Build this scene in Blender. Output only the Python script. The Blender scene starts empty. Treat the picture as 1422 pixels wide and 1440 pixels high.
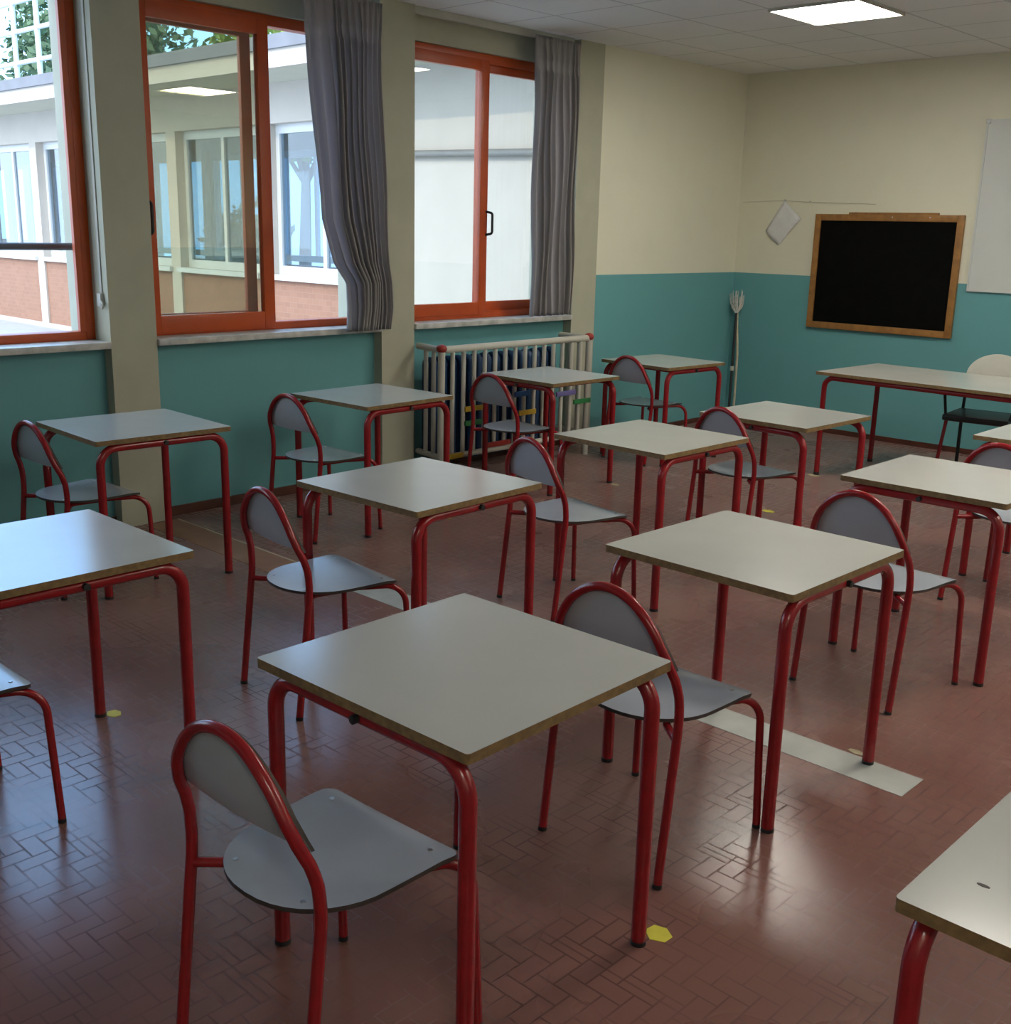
import bpy, bmesh, math, random
from mathutils import Vector, Matrix
random.seed(7)
S = bpy.context.scene
COL = S.collection
R_ = math.radians

# ------------------------------------------------------------------ camera
cam_d = bpy.data.cameras.new('camera')
cam = bpy.data.objects.new('camera', cam_d)
COL.objects.link(cam)
yaw, pitch, roll = -0.7602736, 0.2500408, 0.0234918
fw = Vector((math.sin(yaw) * math.cos(pitch), math.cos(yaw) * math.cos(pitch), -math.sin(pitch)))
rt = Vector((math.cos(yaw), -math.sin(yaw), 0))
up = rt.cross(fw)
r2 = math.cos(roll) * rt + math.sin(roll) * up
u2 = -math.sin(roll) * rt + math.cos(roll) * up
m = Matrix.Identity(4)
for i in range(3):
    m[i][0], m[i][1], m[i][2] = r2[i], u2[i], -fw[i]
m.translation = Vector((5.58205, -8.77986, 1.64754))
cam.matrix_world = m
cam_d.sensor_fit = 'HORIZONTAL'
cam_d.sensor_width = 36
cam_d.lens = 1560.729 / 1422 * 36
cam_d.clip_start = 0.05
S.camera = cam

# ------------------------------------------------------------------ world, sun, exposure
S.view_settings.view_transform = 'Standard'
S.view_settings.look = 'None'
S.view_settings.gamma = 1
S.view_settings.use_curve_mapping = False
S.view_settings.exposure = 0.0
W = bpy.data.worlds.new('sky')
S.world = W
W.use_nodes = True
# clear sky: deeper blue away from the sun (+y), paler towards it
_t = W.node_tree; _bg = _t.nodes['Background']
_tc = _t.nodes.new('ShaderNodeTexCoord'); _sx = _t.nodes.new('ShaderNodeSeparateXYZ'); _mr = _t.nodes.new('ShaderNodeMapRange'); _mx = _t.nodes.new('ShaderNodeMix')
_mx.data_type = 'RGBA'
_mr.inputs[1].default_value = -0.5; _mr.inputs[2].default_value = 0.5
_mx.inputs[6].default_value = (0.62, 0.77, 0.95, 1)
_mx.inputs[7].default_value = (0.25, 0.54, 1.0, 1)
_t.links.new(_tc.outputs['Generated'], _sx.inputs[0]); _t.links.new(_sx.outputs[1], _mr.inputs[0])
_t.links.new(_mr.outputs[0], _mx.inputs[0]); _t.links.new(_mx.outputs[2], _bg.inputs[0])
_bg.inputs[1].default_value = 5.2
sun_d = bpy.data.lights.new('sun', 'SUN')
sun_d.energy = 1.4
sun_d.color = (1.0, 0.86, 0.62)
sun_d.angle = R_(1.0)
sun = bpy.data.objects.new('sun', sun_d)
COL.objects.link(sun)
sun.rotation_euler = Vector((-0.10, 1.0, -0.50)).to_track_quat('-Z', 'Y').to_euler()   # light travels along +y, down
BAYS = [(-9.70, -8.11), (-7.83, -5.963), (-5.697, -4.11), (-3.83, -2.232)]
SILL, HEAD, CEIL = 1.02, 2.80, 2.98
for k, (ya, yb) in enumerate(BAYS):          # the window openings guide the daylight sampling
    d = bpy.data.lights.new('daylight_opening', 'AREA')
    d.shape = 'RECTANGLE'; d.size = HEAD - SILL; d.size_y = yb - ya
    d.cycles.is_portal = True
    o = bpy.data.objects.new('daylight_opening', d)
    COL.objects.link(o)
    o.location = (-0.40, (ya + yb) / 2, (SILL + HEAD) / 2)
    o.rotation_euler = (0, R_(-90), 0)
LAMP_E = 34.0

# ------------------------------------------------------------------ materials
def srgb(r, g, b):
    f = lambda c: (c / 255 / 12.92) if c <= 10 else ((c / 255 + 0.055) / 1.055) ** 2.4
    return (f(r), f(g), f(b), 1)

class NT:
    def __init__(s, mat):
        s.t = mat.node_tree; s.n = s.t.nodes; s.l = s.t.links
    def node(s, typ, **kw):
        n = s.n.new(typ)
        for k, v in kw.items(): setattr(n, k, v)
        return n
    def link(s, a, b): s.l.new(a, b)
    def math(s, op, a, b=None, c=None):
        n = s.n.new('ShaderNodeMath'); n.operation = op
        for i, v in enumerate((a, b, c)):
            if v is None: continue
            if isinstance(v, (int, float)): n.inputs[i].default_value = v
            else: s.l.new(v, n.inputs[i])
        return n.outputs[0]
    def mix(s, fac, a, b, blend='MIX'):
        n = s.n.new('ShaderNodeMix'); n.data_type = 'RGBA'; n.blend_type = blend
        for i, v in ((0, fac), (6, a), (7, b)):
            if isinstance(v, (int, float)): n.inputs[i].default_value = v
            elif isinstance(v, tuple): n.inputs[i].default_value = v
            else: s.l.new(v, n.inputs[i])
        return n.outputs[2]

def mat(name, color, rough=0.5, noise=0.0, scale=20, bump=0.0, metal=0.0, spec=0.5, dark=None, detail=4):
    M = bpy.data.materials.new(name); M.use_nodes = True
    t = NT(M); b = t.n['Principled BSDF']
    b.inputs['Roughness'].default_value = rough
    b.inputs['Metallic'].default_value = metal
    b.inputs['Specular IOR Level'].default_value = spec
    b.inputs['Base Color'].default_value = color
    if noise or bump:
        tc = t.node('ShaderNodeTexCoord')
        n = t.node('ShaderNodeTexNoise'); n.inputs['Scale'].default_value = scale; n.inputs['Detail'].default_value = detail
        t.link(tc.outputs['Object'], n.inputs['Vector'])
        if noise:
            c2 = dark or tuple(x * (1 - noise) for x in color[:3]) + (1,)
            r = t.node('ShaderNodeMapRange'); r.inputs[1].default_value = 0.35; r.inputs[2].default_value = 0.65
            t.link(n.outputs[0], r.inputs[0])
            t.link(t.mix(r.outputs[0], c2, color), b.inputs['Base Color'])
        if bump:
            bp = t.node('ShaderNodeBump'); bp.inputs['Strength'].default_value = bump; bp.inputs['Distance'].default_value = 0.01
            t.link(n.outputs[0], bp.inputs['Height']); t.link(bp.outputs[0], b.inputs['Normal'])
    return M

def two_tone(name, upper, lower, z):
    M = mat(name, upper, 0.6, spec=0.3)
    t = NT(M); b = t.n['Principled BSDF']
    g = t.node('ShaderNodeNewGeometry'); sx = t.node('ShaderNodeSeparateXYZ'); t.link(g.outputs['Position'], sx.inputs[0])
    n = t.node('ShaderNodeTexNoise'); n.inputs['Scale'].default_value = 3; n.inputs['Detail'].default_value = 5
    t.link(g.outputs['Position'], n.inputs['Vector'])
    fac = t.math('GREATER_THAN', sx.outputs[2], z)
    v = t.math('MULTIPLY_ADD', n.outputs[0], 0.16, 0.92)
    c = t.mix(fac, lower, upper)
    c = t.mix(1.0, c, t.mix(v, (0, 0, 0, 1), (1, 1, 1, 1)), 'MULTIPLY')
    t.link(c, b.inputs['Base Color'])
    t.link(t.math('MULTIPLY_ADD', fac, 0.25, 0.40), b.inputs['Roughness'])
    return M

CREAM = (0.74, 0.72, 0.585, 1)
BLUE = (0.14, 0.36, 0.38, 1)
M_wall = two_tone('wall_paint', CREAM, BLUE, 1.315)
M_blue = two_tone('blue_wall_paint', CREAM, BLUE, 5.0)
M_pillar = mat('pillar_paint', (0.45, 0.445, 0.345, 1), 0.6, 0.08, 4, spec=0.3)
M_red = mat('red_tube_paint', (0.29, 0.010, 0.014, 1), 0.22, 0.15, 30)
M_orange = mat('orange_frame_paint', (0.50, 0.072, 0.008, 1), 0.35, 0.12, 8)
M_lam = mat('white_laminate', (0.49, 0.495, 0.47, 1), 0.19, 0.04, 5, spec=0.7)
M_seat = mat('grey_laminate', (0.39, 0.42, 0.475, 1), 0.21, 0.04, 6, spec=0.75)
M_edge = mat('worn_wood_edge', (0.23, 0.14, 0.055, 1), 0.55, 0.35, 60)
M_ply = mat('dark_ply_edge', (0.05, 0.035, 0.03, 1), 0.6, 0.3, 60)
M_black = mat('black_plastic', (0.012, 0.012, 0.013, 1), 0.5, 0.1, 40)
M_steel = mat('steel', (0.6, 0.6, 0.6, 1), 0.3, 0.05, 40, metal=1.0)
M_white = mat('white_enamel', (0.50, 0.49, 0.43, 1), 0.4, 0.05, 10)
M_plaster = mat('white_plaster', (0.52, 0.46, 0.40, 1), 0.8, 0.05, 3)
M_pvc = mat('white_window_frame', (0.58, 0.58, 0.57, 1), 0.4, 0.03, 6)
M_marble = mat('marble_sill', (0.62, 0.61, 0.58, 1), 0.35, 0.35, 14, detail=8)
M_skirt = mat('brown_tile_skirting', (0.11, 0.035, 0.022, 1), 0.35, 0.3, 8)
M_board = mat('blackboard_slate', (0.004, 0.004, 0.0035, 1), 0.8, 0.4, 12, spec=0.08)
M_wood = mat('honey_wood', (0.36, 0.17, 0.045, 1), 0.45, 0.3, 18)
M_wb = mat('whiteboard_enamel', (0.62, 0.64, 0.62, 1), 0.3, 0.02, 4)
M_paper = mat('paper', (0.74, 0.74, 0.75, 1), 0.8, 0.08, 16)
M_yellow = mat('yellow_tape', (0.62, 0.55, 0.05, 1), 0.6, 0.1, 30)
M_tape = mat('worn_tape', (0.42, 0.36, 0.22, 1), 0.6, 0.3, 60)
M_navy = mat('navy_radiator_paint', (0.015, 0.05, 0.13, 1), 0.35, 0.1, 10)
M_strip = mat('pale_floor_strip', (0.42, 0.43, 0.40, 1), 0.45, 0.18, 9, detail=8)
M_tan = mat('tan_floor_strip', (0.30, 0.15, 0.085, 1), 0.4, 0.2, 9)
M_beadY = mat('yellow_plastic', (0.55, 0.36, 0.03, 1), 0.4, 0.1, 20)
M_beadG = mat('green_plastic', (0.03, 0.20, 0.06, 1), 0.4, 0.1, 20)
M_beadB = mat('blue_plastic', (0.03, 0.12, 0.38, 1), 0.4, 0.1, 20)
M_beadV = mat('violet_plastic', (0.16, 0.14, 0.34, 1), 0.4, 0.1, 20)
M_beadR = mat('red_plastic', (0.34, 0.03, 0.02, 1), 0.4, 0.1, 20)
M_roof = mat('grey_roof_felt', (0.20, 0.20, 0.22, 1), 0.8, 0.15, 3)
M_pave = mat('pale_paving', (0.44, 0.44, 0.43, 1), 0.8, 0.1, 2)
M_soffit = mat('beige_soffit', (0.55, 0.52, 0.42, 1), 0.8, 0.05, 3)
M_mop = mat('white_mop_yarn', (0.75, 0.74, 0.68, 1), 0.9, 0.2, 60)
M_cream = mat('cream_wood_stick', (0.55, 0.48, 0.34, 1), 0.5, 0.2, 25)
M_vinyl = mat('black_vinyl', (0.015, 0.016, 0.018, 1), 0.4, 0.1, 20)
M_guardbar = mat('grey_bar_paint', (0.10, 0.11, 0.13, 1), 0.5, 0.1, 10)
M_pipe = mat('grey_pipe_paint', (0.20, 0.19, 0.175, 1), 0.5, 0.1, 10)

def floor_material():
    M = mat('red_clinker_floor', (0.15, 0.06, 0.045, 1), 0.2, spec=0.5)
    t = NT(M); b = t.n['Principled BSDF']
    g = t.node('ShaderNodeNewGeometry'); sx = t.node('ShaderNodeSeparateXYZ'); t.link(g.outputs['Position'], sx.inputs[0])
    w = 0.0505
    X = t.math('DIVIDE', t.math('ADD', sx.outputs[0], 20), w); Y = t.math('DIVIDE', t.math('ADD', sx.outputs[1], 20.0), w)
    i = t.math('FLOOR', X); j = t.math('FLOOR', Y)
    fx = t.math('SUBTRACT', X, i); fy = t.math('SUBTRACT', Y, j)
    k = t.math('FLOORED_MODULO', t.math('SUBTRACT', i, j), 4.0)
    def eq(v): return t.math('COMPARE', k, float(v), 0.1)
    dl = t.math('ADD', fx, eq(1)); dr = t.math('ADD', t.math('SUBTRACT', 1.0, fx), eq(0))
    db = t.math('ADD', fy, eq(2)); dt = t.math('ADD', t.math('SUBTRACT', 1.0, fy), eq(3))
    dmin = t.math('MINIMUM', t.math('MINIMUM', dl, dr), t.math('MINIMUM', db, dt))
    # long joints between the prefabricated slabs
    L = t.math('DIVIDE', t.math('ADD', sx.outputs[1], 7.602 + 0.101 * 150), 0.303)
    lf = t.math('ABSOLUTE', t.math('SUBTRACT', t.math('FRACT', L), 0.5))
    lj = t.math('SUBTRACT', 0.5, lf)
    long_ = t.math('LESS_THAN', lj, 0.010)
    joint = t.node('ShaderNodeMapRange'); joint.inputs[1].default_value = 0.03; joint.inputs[2].default_value = 0.07
    t.link(dmin, joint.inputs[0])
    jf = t.math('MULTIPLY', joint.outputs[0], t.math('SUBTRACT', 1.0, t.math('MULTIPLY', long_, 0.75)))
    # brick id for slight colour differences
    bi = t.math('SUBTRACT', i, eq(1)); bj = t.math('SUBTRACT', j, eq(2))
    cv = t.node('ShaderNodeCombineXYZ'); t.link(bi, cv.inputs[0]); t.link(bj, cv.inputs[1])
    wn = t.node('ShaderNodeTexWhiteNoise'); t.link(cv.outputs[0], wn.inputs[0])
    nz = t.node('ShaderNodeTexNoise'); nz.inputs['Scale'].default_value = 1.3; nz.inputs['Detail'].default_value = 3
    t.link(g.outputs['Position'], nz.inputs['Vector'])
    nr = t.node('ShaderNodeMapRange'); nr.inputs[1].default_value = 0.25; nr.inputs[2].default_value = 0.78
    t.link(nz.outputs[0], nr.inputs[0])
    base = t.mix(nr.outputs[0], (0.155, 0.060, 0.048, 1), (0.215, 0.098, 0.080, 1))
    base = t.mix(t.math('MULTIPLY', wn.outputs[0], 0.22), base, (0.17, 0.09, 0.055, 1))
    nz2 = t.node('ShaderNodeTexNoise'); nz2.inputs['Scale'].default_value = 2.2; nz2.inputs['Detail'].default_value = 3
    t.link(g.outputs['Position'], nz2.inputs['Vector'])
    wear = t.node('ShaderNodeMapRange'); wear.inputs[1].default_value = 0.42; wear.inputs[2].default_value = 0.6
    wear.inputs[3].default_value = 0.08; wear.inputs[4].default_value = 0.6
    t.link(nz2.outputs[0], wear.inputs[0])
    jm = t.math('SUBTRACT', 1.0, t.math('MULTIPLY', t.math('SUBTRACT', 1.0, jf), wear.outputs[0]))
    col = t.mix(jm, (0.055, 0.022, 0.018, 1), base)
    t.link(col, b.inputs['Base Color'])
    rg = t.math('ADD', t.math('MULTIPLY', nr.outputs[0], 0.10), t.math('MULTIPLY_ADD', jm, -0.25, 0.47))
    t.link(rg, b.inputs['Roughness'])
    t.link(t.math('MULTIPLY', jm, 0.38), b.inputs['Sheen Weight'])      # fine dust on the worn polish
    b.inputs['Sheen Roughness'].default_value = 0.35
    b.inputs['Sheen Tint'].default_value = (1.0, 0.80, 0.76, 1)
    t.link(t.math('MULTIPLY', jm, 0.5), b.inputs['Specular IOR Level'])
    bp = t.node('ShaderNodeBump'); bp.inputs['Strength'].default_value = 0.12; bp.inputs['Distance'].default_value = 0.002
    t.link(jm, bp.inputs['Height']); t.link(bp.outputs[0], b.inputs['Normal'])
    return M
M_floor = floor_material()

def ceiling_material():
    M = mat('mineral_ceiling_panel', (0.50, 0.50, 0.49, 1), 0.9, spec=0.1)
    t = NT(M); b = t.n['Principled BSDF']
    g = t.node('ShaderNodeNewGeometry'); sx = t.node('ShaderNodeSeparateXYZ'); t.link(g.outputs['Position'], sx.inputs[0])
    def lines(v, off):
        f = t.math('FRACT', t.math('DIVIDE', t.math('ADD', v, off + 24.0), 0.6))
        return t.math('LESS_THAN', t.math('ABSOLUTE', t.math('SUBTRACT', f, 0.5)), 0.013)
    ln = t.math('MAXIMUM', lines(sx.outputs[0], -1.35), lines(sx.outputs[1], 2.13))
    n = t.node('ShaderNodeTexNoise'); n.inputs['Scale'].default_value = 2.0; t.link(g.outputs['Position'], n.inputs['Vector'])
    c = t.mix(n.outputs[0], (0.76, 0.76, 0.75, 1), (0.83, 0.83, 0.82, 1))
    t.link(t.mix(t.math('MULTIPLY', ln, 0.38), c, (0.22, 0.22, 0.21, 1)), b.inputs['Base Color'])
    return M
M_ceil = ceiling_material()

def brick_material():
    M = mat('facing_brick', (0.5, 0.25, 0.2, 1), 0.8)
    t = NT(M); b = t.n['Principled BSDF']
    tc = t.node('ShaderNodeTexCoord'); mp = t.node('ShaderNodeMapping'); mp.inputs['Rotation'].default_value = (R_(90), 0, 0)
    t.link(tc.outputs['Object'], mp.inputs[0])
    br = t.node('ShaderNodeTexBrick'); br.inputs['Scale'].default_value = 4.0
    br.inputs['Color1'].default_value = (0.31, 0.16, 0.105, 1); br.inputs['Color2'].default_value = (0.27, 0.138, 0.09, 1)
    br.inputs['Mortar'].default_value = (0.31, 0.18, 0.125, 1); br.inputs['Mortar Size'].default_value = 0.012
    t.link(mp.outputs[0], br.inputs[0]); t.link(br.outputs[0], b.inputs['Base Color'])
    return M
M_brick = brick_material()

def glass_material(name, tint, refl, dust=0.0):
    M = bpy.data.materials.new(name); M.use_nodes = True
    t = NT(M); t.n.clear()
    out = t.node('ShaderNodeOutputMaterial'); tr = t.node('ShaderNodeBsdfTransparent'); gl = t.node('ShaderNodeBsdfGlossy')
    tr.inputs[0].default_value = tint; gl.inputs['Roughness'].default_value = 0.01
    lw = t.node('ShaderNodeLayerWeight'); lw.inputs[0].default_value = 0.5
    fres = t.math('MULTIPLY_ADD', t.math('POWER', lw.outputs[1], 5.0), 0.96, 0.04)
    tc = t.node('ShaderNodeTexCoord'); nz = t.node('ShaderNodeTexNoise'); nz.inputs['Scale'].default_value = 1.5
    t.link(tc.outputs['Object'], nz.inputs['Vector'])
    mx = t.node('ShaderNodeMixShader')
    t.link(t.math('MINIMUM', t.math('MULTIPLY', fres, refl), 1.0), mx.inputs[0])
    t.link(tr.outputs[0], mx.inputs[1]); t.link(gl.outputs[0], mx.inputs[2])
    last = mx.outputs[0]
    if dust:
        df = t.node('ShaderNodeBsdfDiffuse'); df.inputs[0].default_value = (0.6, 0.6, 0.55, 1)
        m2 = t.node('ShaderNodeMixShader'); t.link(t.math('MULTIPLY', nz.outputs[0], dust * 2), m2.inputs[0])
        t.link(last, m2.inputs[1]); t.link(df.outputs[0], m2.inputs[2]); last = m2.outputs[0]
    t.link(last, out.inputs[0])
    return M
M_glass = glass_material('window_glass', (0.93, 0.95, 0.94, 1), 1.6)
M_glass_tint = glass_material('tinted_window_glass', (0.80, 0.79, 0.68, 1), 2.4, 0.03)
M_glass_far = glass_material('far_window_glass', (0.75, 0.82, 0.86, 1), 1.8)

def curtain_material():
    M = mat('grey_curtain_cloth', (0.30, 0.30, 0.335, 1), 0.85, spec=0.15)
    t = NT(M); b = t.n['Principled BSDF']; out = t.n['Material Output']
    tl = t.node('ShaderNodeBsdfTranslucent'); tl.inputs[0].default_value = (0.58, 0.55, 0.62, 1)
    wv = t.node('ShaderNodeTexNoise'); wv.inputs['Scale'].default_value = 400
    tc = t.node('ShaderNodeTexCoord'); t.link(tc.outputs['Object'], wv.inputs['Vector'])
    t.link(t.mix(wv.outputs[0], (0.36, 0.345, 0.325, 1), (0.43, 0.41, 0.39, 1)), b.inputs['Base Color'])
    mx = t.node('ShaderNodeMixShader'); mx.inputs[0].default_value = 0.34
    t.link(b.outputs[0], mx.inputs[1]); t.link(tl.outputs[0], mx.inputs[2]); t.link(mx.outputs[0], out.inputs[0])
    return M
M_curtain = curtain_material()

def leaf_material(name, c1, c2):
    M = mat(name, c1, 0.6)
    t = NT(M); b = t.n['Principled BSDF']
    g = t.node('ShaderNodeNewGeometry'); n = t.node('ShaderNodeTexNoise'); n.inputs['Scale'].default_value = 3
    t.link(g.outputs['Position'], n.inputs['Vector'])
    t.link(t.mix(n.outputs[0], c1, c2), b.inputs['Base Color'])
    return M
M_leaf = leaf_material('green_leaves', (0.06, 0.16, 0.03, 1), (0.30, 0.34, 0.06, 1))
M_leaf_d = leaf_material('dark_green_leaves', (0.03, 0.07, 0.04, 1), (0.14, 0.22, 0.10, 1))
M_bark = mat('bark', (0.12, 0.09, 0.06, 1), 0.9, 0.4, 10)

def lamp_material():
    M = bpy.data.materials.new('lit_panel'); M.use_nodes = True
    t = NT(M); t.n.clear()
    out = t.node('ShaderNodeOutputMaterial'); e = t.node('ShaderNodeEmission')
    e.inputs[0].default_value = (1.0, 0.95, 0.84, 1); e.inputs[1].default_value = LAMP_E
    t.link(e.outputs[0], out.inputs[0])
    return M
M_lamp = lamp_material()

# ------------------------------------------------------------------ mesh helpers
def obj(name, bm, mats, parent=None, smooth=None):
    me = bpy.data.meshes.new(name)
    bmesh.ops.recalc_face_normals(bm, faces=bm.faces)
    bm.to_mesh(me); bm.free()
    for mm in (mats if isinstance(mats, (list, tuple)) else [mats]): me.materials.append(mm)
    if smooth is not None:
        me.shade_smooth()
        if smooth < 180: me.set_sharp_from_angle(angle=R_(smooth))
    o = bpy.data.objects.new(name, me); COL.objects.link(o)
    if parent: o.parent = parent
    return o
def tag(o, label=None, cat=None, group=None, kind=None):
    if label: o['label'] = label
    if cat: o['category'] = cat
    if group: o['group'] = group
    if kind: o['kind'] = kind
    return o
def empty(name, loc=(0, 0, 0), rz=0):
    o = bpy.data.objects.new(name, None); COL.objects.link(o)
    o.location = loc; o.rotation_euler = (0, 0, rz); o.empty_display_size = 0.1
    return o
def copy_tree(o, parent=None):
    c = o.copy(); COL.objects.link(c)
    if parent: c.parent = parent
    for ch in list(o.children): copy_tree(ch, c)
    return c
def box(bm, x0, x1, y0, y1, z0, z1, mi=0, bev=0.0):
    vs = [bm.verts.new(p) for p in ((x0, y0, z0), (x1, y0, z0), (x1, y1, z0), (x0, y1, z0), (x0, y0, z1), (x1, y0, z1), (x1, y1, z1), (x0, y1, z1))]
    fs = [bm.faces.new([vs[i] for i in q]) for q in ((0, 3, 2, 1), (4, 5, 6, 7), (0, 1, 5, 4), (1, 2, 6, 5), (2, 3, 7, 6), (3, 0, 4, 7))]
    for f in fs: f.material_index = mi
    if bev:
        es = list({e for f in fs for e in f.edges})
        bmesh.ops.bevel(bm, geom=es, offset=bev, segments=2, profile=0.6, affect='EDGES')
    return bm
def B(*a, **k): return box(bmesh.new(), *a, **k)
def tube(bm, pts, r, n=12, caps=True, r_end=None):
    pts = [Vector(p) for p in pts]
    P = [pts[0]]
    for p in pts[1:]:
        if (p - P[-1]).length > 1e-6: P.append(p)
    tang = []
    for i in range(len(P)):
        a = P[max(i - 1, 0)]; b = P[min(i + 1, len(P) - 1)]
        tang.append((b - a).normalized())
    ref = Vector((1, 0, 0)) if abs(tang[0].x) < 0.9 else Vector((0, 1, 0))
    nrm = (ref - tang[0] * ref.dot(tang[0])).normalized()
    rings = []
    for i, p in enumerate(P):
        nrm = (nrm - tang[i] * nrm.dot(tang[i])).normalized()
        bi = tang[i].cross(nrm)
        rr = r if r_end is None else r + (r_end - r) * i / (len(P) - 1)
        rings.append([bm.verts.new(p + rr * (math.cos(2 * math.pi * k / n) * nrm + math.sin(2 * math.pi * k / n) * bi)) for k in range(n)])
    for a, b in zip(rings, rings[1:]):
        for k in range(n): bm.faces.new((a[k], a[(k + 1) % n], b[(k + 1) % n], b[k]))
    if caps:
        bm.faces.new(rings[0][::-1]); bm.faces.new(rings[-1])
    return bm
def T(pts, r, **k): return tube(bmesh.new(), pts, r, **k)
def fillet(pts, rad, seg=8):
    pts = [Vector(p) for p in pts]; out = [pts[0]]
    for a, b, c in zip(pts, pts[1:], pts[2:]):
        d1 = (a - b).normalized(); d2 = (c - b).normalized()
        ang = d1.angle(d2)
        if ang > math.pi - 1e-3: out.append(b); continue
        t = min(rad / math.tan(ang / 2), (a - b).length * 0.49, (c - b).length * 0.49)
        rr = t * math.tan(ang / 2)
        cen = b + (d1 + d2).normalized() * (rr / math.sin(ang / 2))
        s, e = b + d1 * t - cen, b + d2 * t - cen
        for k in range(seg + 1):
            f = k / seg
            v = s.normalized().slerp(e.normalized(), f) * rr
            out.append(cen + v)
    out.append(pts[-1])
    return out
def prism(bm, poly, z0, z1, mi=0, mi_side=None):
    """extrude a list of (x, y) between z0 and z1"""
    a = [bm.verts.new((x, y, z0)) for x, y in poly]; b = [bm.verts.new((x, y, z1)) for x, y in poly]
    bm.faces.new(a[::-1]).material_index = mi; bm.faces.new(b).material_index = mi
    n = len(poly)
    for i in range(n):
        bm.faces.new((a[i], a[(i + 1) % n], b[(i + 1) % n], b[i])).material_index = mi if mi_side is None else mi_side
    return bm
def struct(name, bm, mats, parent=None, **k):
    o = obj(name, bm, mats, parent, **k)
    if not parent: o['kind'] = 'structure'
    return o

# ------------------------------------------------------------------ room shell
XR, YB = 7.4, -10.6
struct('floor', B(-0.45, XR + .2, YB - .2, .2, -.12, 0), M_floor)
struct('ceiling', B(-0.45, XR + .2, YB - .2, .2, CEIL, CEIL + .12), M_ceil)
struct('wall_back', B(-.45, XR + .2, 0, .2, 0, CEIL), M_wall)
struct('wall_right', B(XR, XR + .2, YB, 0, 0, CEIL), M_wall)
struct('wall_front', B(-.45, XR + .2, YB - .2, YB, 0, CEIL), M_wall)
REC = -0.078
bm = bmesh.new()
edges = [YB] + [v for b in BAYS for v in b] + [0]
for a, b in zip(edges[::2], edges[1::2]):
    if b == 0: box(bm, -.45, 0, -1.955, b, 0, CEIL, 0)
    elif a == YB: box(bm, -.45, 0, a, b, 0, CEIL, 0)
for ya, yb in BAYS:
    box(bm, -.45, REC, ya, yb, 0, .984, 1)
    box(bm, -.45, -.13, ya, yb, HEAD, CEIL, 2)
struct('wall_left', bm, [M_wall, M_blue, M_pillar])
# pillars between the bays: painted grey-beige down to the floor
for k, (a, b) in enumerate([(-8.11, -7.83), (-5.963, -5.697), (-4.11, -3.83)]):
    o = struct('trim_%d' % (k + 1), B(-.45, 0, a, b, 0, CEIL), M_pillar)
    o['label'] = ['grey-beige wall pillar behind the nearest window, outside the view', 'grey-beige wall pillar between the first and second windows', 'grey-beige wall pillar beside the gathered curtain, between second and third windows'][k]
    o['category'] = 'pillar'
o = struct('trim_4', B(-.45, 0, -2.232, -1.955, 0, CEIL), M_pillar); o['label'] = 'grey-beige pillar strip beyond the third window, next to the blue wall'; o['category'] = 'pillar'
# skirting
struct('baseboard_back', B(0, XR, -.014, 0, 0, .042), M_skirt)
bm = bmesh.new()
box(bm, 0, .014, -1.955, -.014, 0, .042)
for ya, yb in BAYS: box(bm, REC, REC + .014, ya, yb, 0, .055)
struct('baseboard_left', bm, M_skirt)
struct('baseboard_right', B(XR - .014, XR, YB, -.014, 0, .042), M_skirt)
# strip in the floor where a partition once stood
o = struct('trim_5', B(1.33, 4.358, -5.715, -5.56, .0, .0015), M_strip); o['label'] = 'pale grey strip set in the floor between the desk rows'; o['category'] = 'floor strip'
bm = bmesh.new(); box(bm, .02, 1.33, -5.835, -5.64, 0, .0012); box(bm, .02, 1.33, -5.64, -5.63, 0, .0016, 1)
o = struct('trim_6', bm, [M_tan, M_cream]); o['label'] = 'tan strip in the floor running to the wall pillar'; o['category'] = 'floor strip'

# ------------------------------------------------------------------ windows
XF0, XF1 = -.245, -.165
def frame_bm(ya, yb, z0, z1, x0, x1, w, wt=None, wb=None, wr=None, wl=None):
    bm = bmesh.new(); wt = wt or w; wb = wb or w; wr = wr or w; wl = wl or w
    box(bm, x0, x1, ya, ya + wl, z0, z1, bev=.004); box(bm, x0, x1, yb - wr, yb, z0, z1, bev=.004)
    box(bm, x0, x1, ya + wl, yb - wr, z1 - wt, z1, bev=.004); box(bm, x0, x1, ya + wl, yb - wr, z0, z0 + wb, bev=.004)
    return bm
def sash(win, ya, yb, z0, z1, x0, x1, w, glass, wt=None, wb=None):
    s = obj('sash', frame_bm(ya, yb, z0, z1, x0, x1, w, wt, wb), M_orange, win, smooth=40)
    obj('pane', B((x0 + x1) / 2 - .002, (x0 + x1) / 2 + .002, ya + w - .004, yb - w + .004, z0 + (wb or w) - .004, z1 - (wt or w) + .004), glass, s)
    return s
def handle(parent, x, y, z0, z1, dy=0.0):
    pts = fillet([(x, y, z1), (x + .045, y + dy, z1 - .01), (x + .045, y + dy, z0 + .01), (x, y, z0)], .02, 5)
    h = obj('handle', T(pts, .009, n=8), M_black, parent, smooth=60)
    return h
wins = []
for k, (ya, yb) in enumerate(BAYS):
    w = struct('window_%d' % (k + 1), frame_bm(ya, yb, SILL, HEAD, XF0, XF1, .05, wt=.06, wb=.045), M_orange, smooth=40)
    obj('sill', B(-.245, .018, ya + .004, yb - .004, .985, SILL, bev=.004), M_marble, w, smooth=40)
    wins.append(w)
names = ['orange framed sliding window outside the view, nearest the camera', 'nearest orange framed window standing open, with a shutter strap on its reveal',
         'orange framed sliding window with both panes slid left, under the gathered curtain', 'closed orange framed double window above the white barrier']
for w, n in zip(wins, names): w['label'] = n; w['category'] = 'window'
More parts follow.
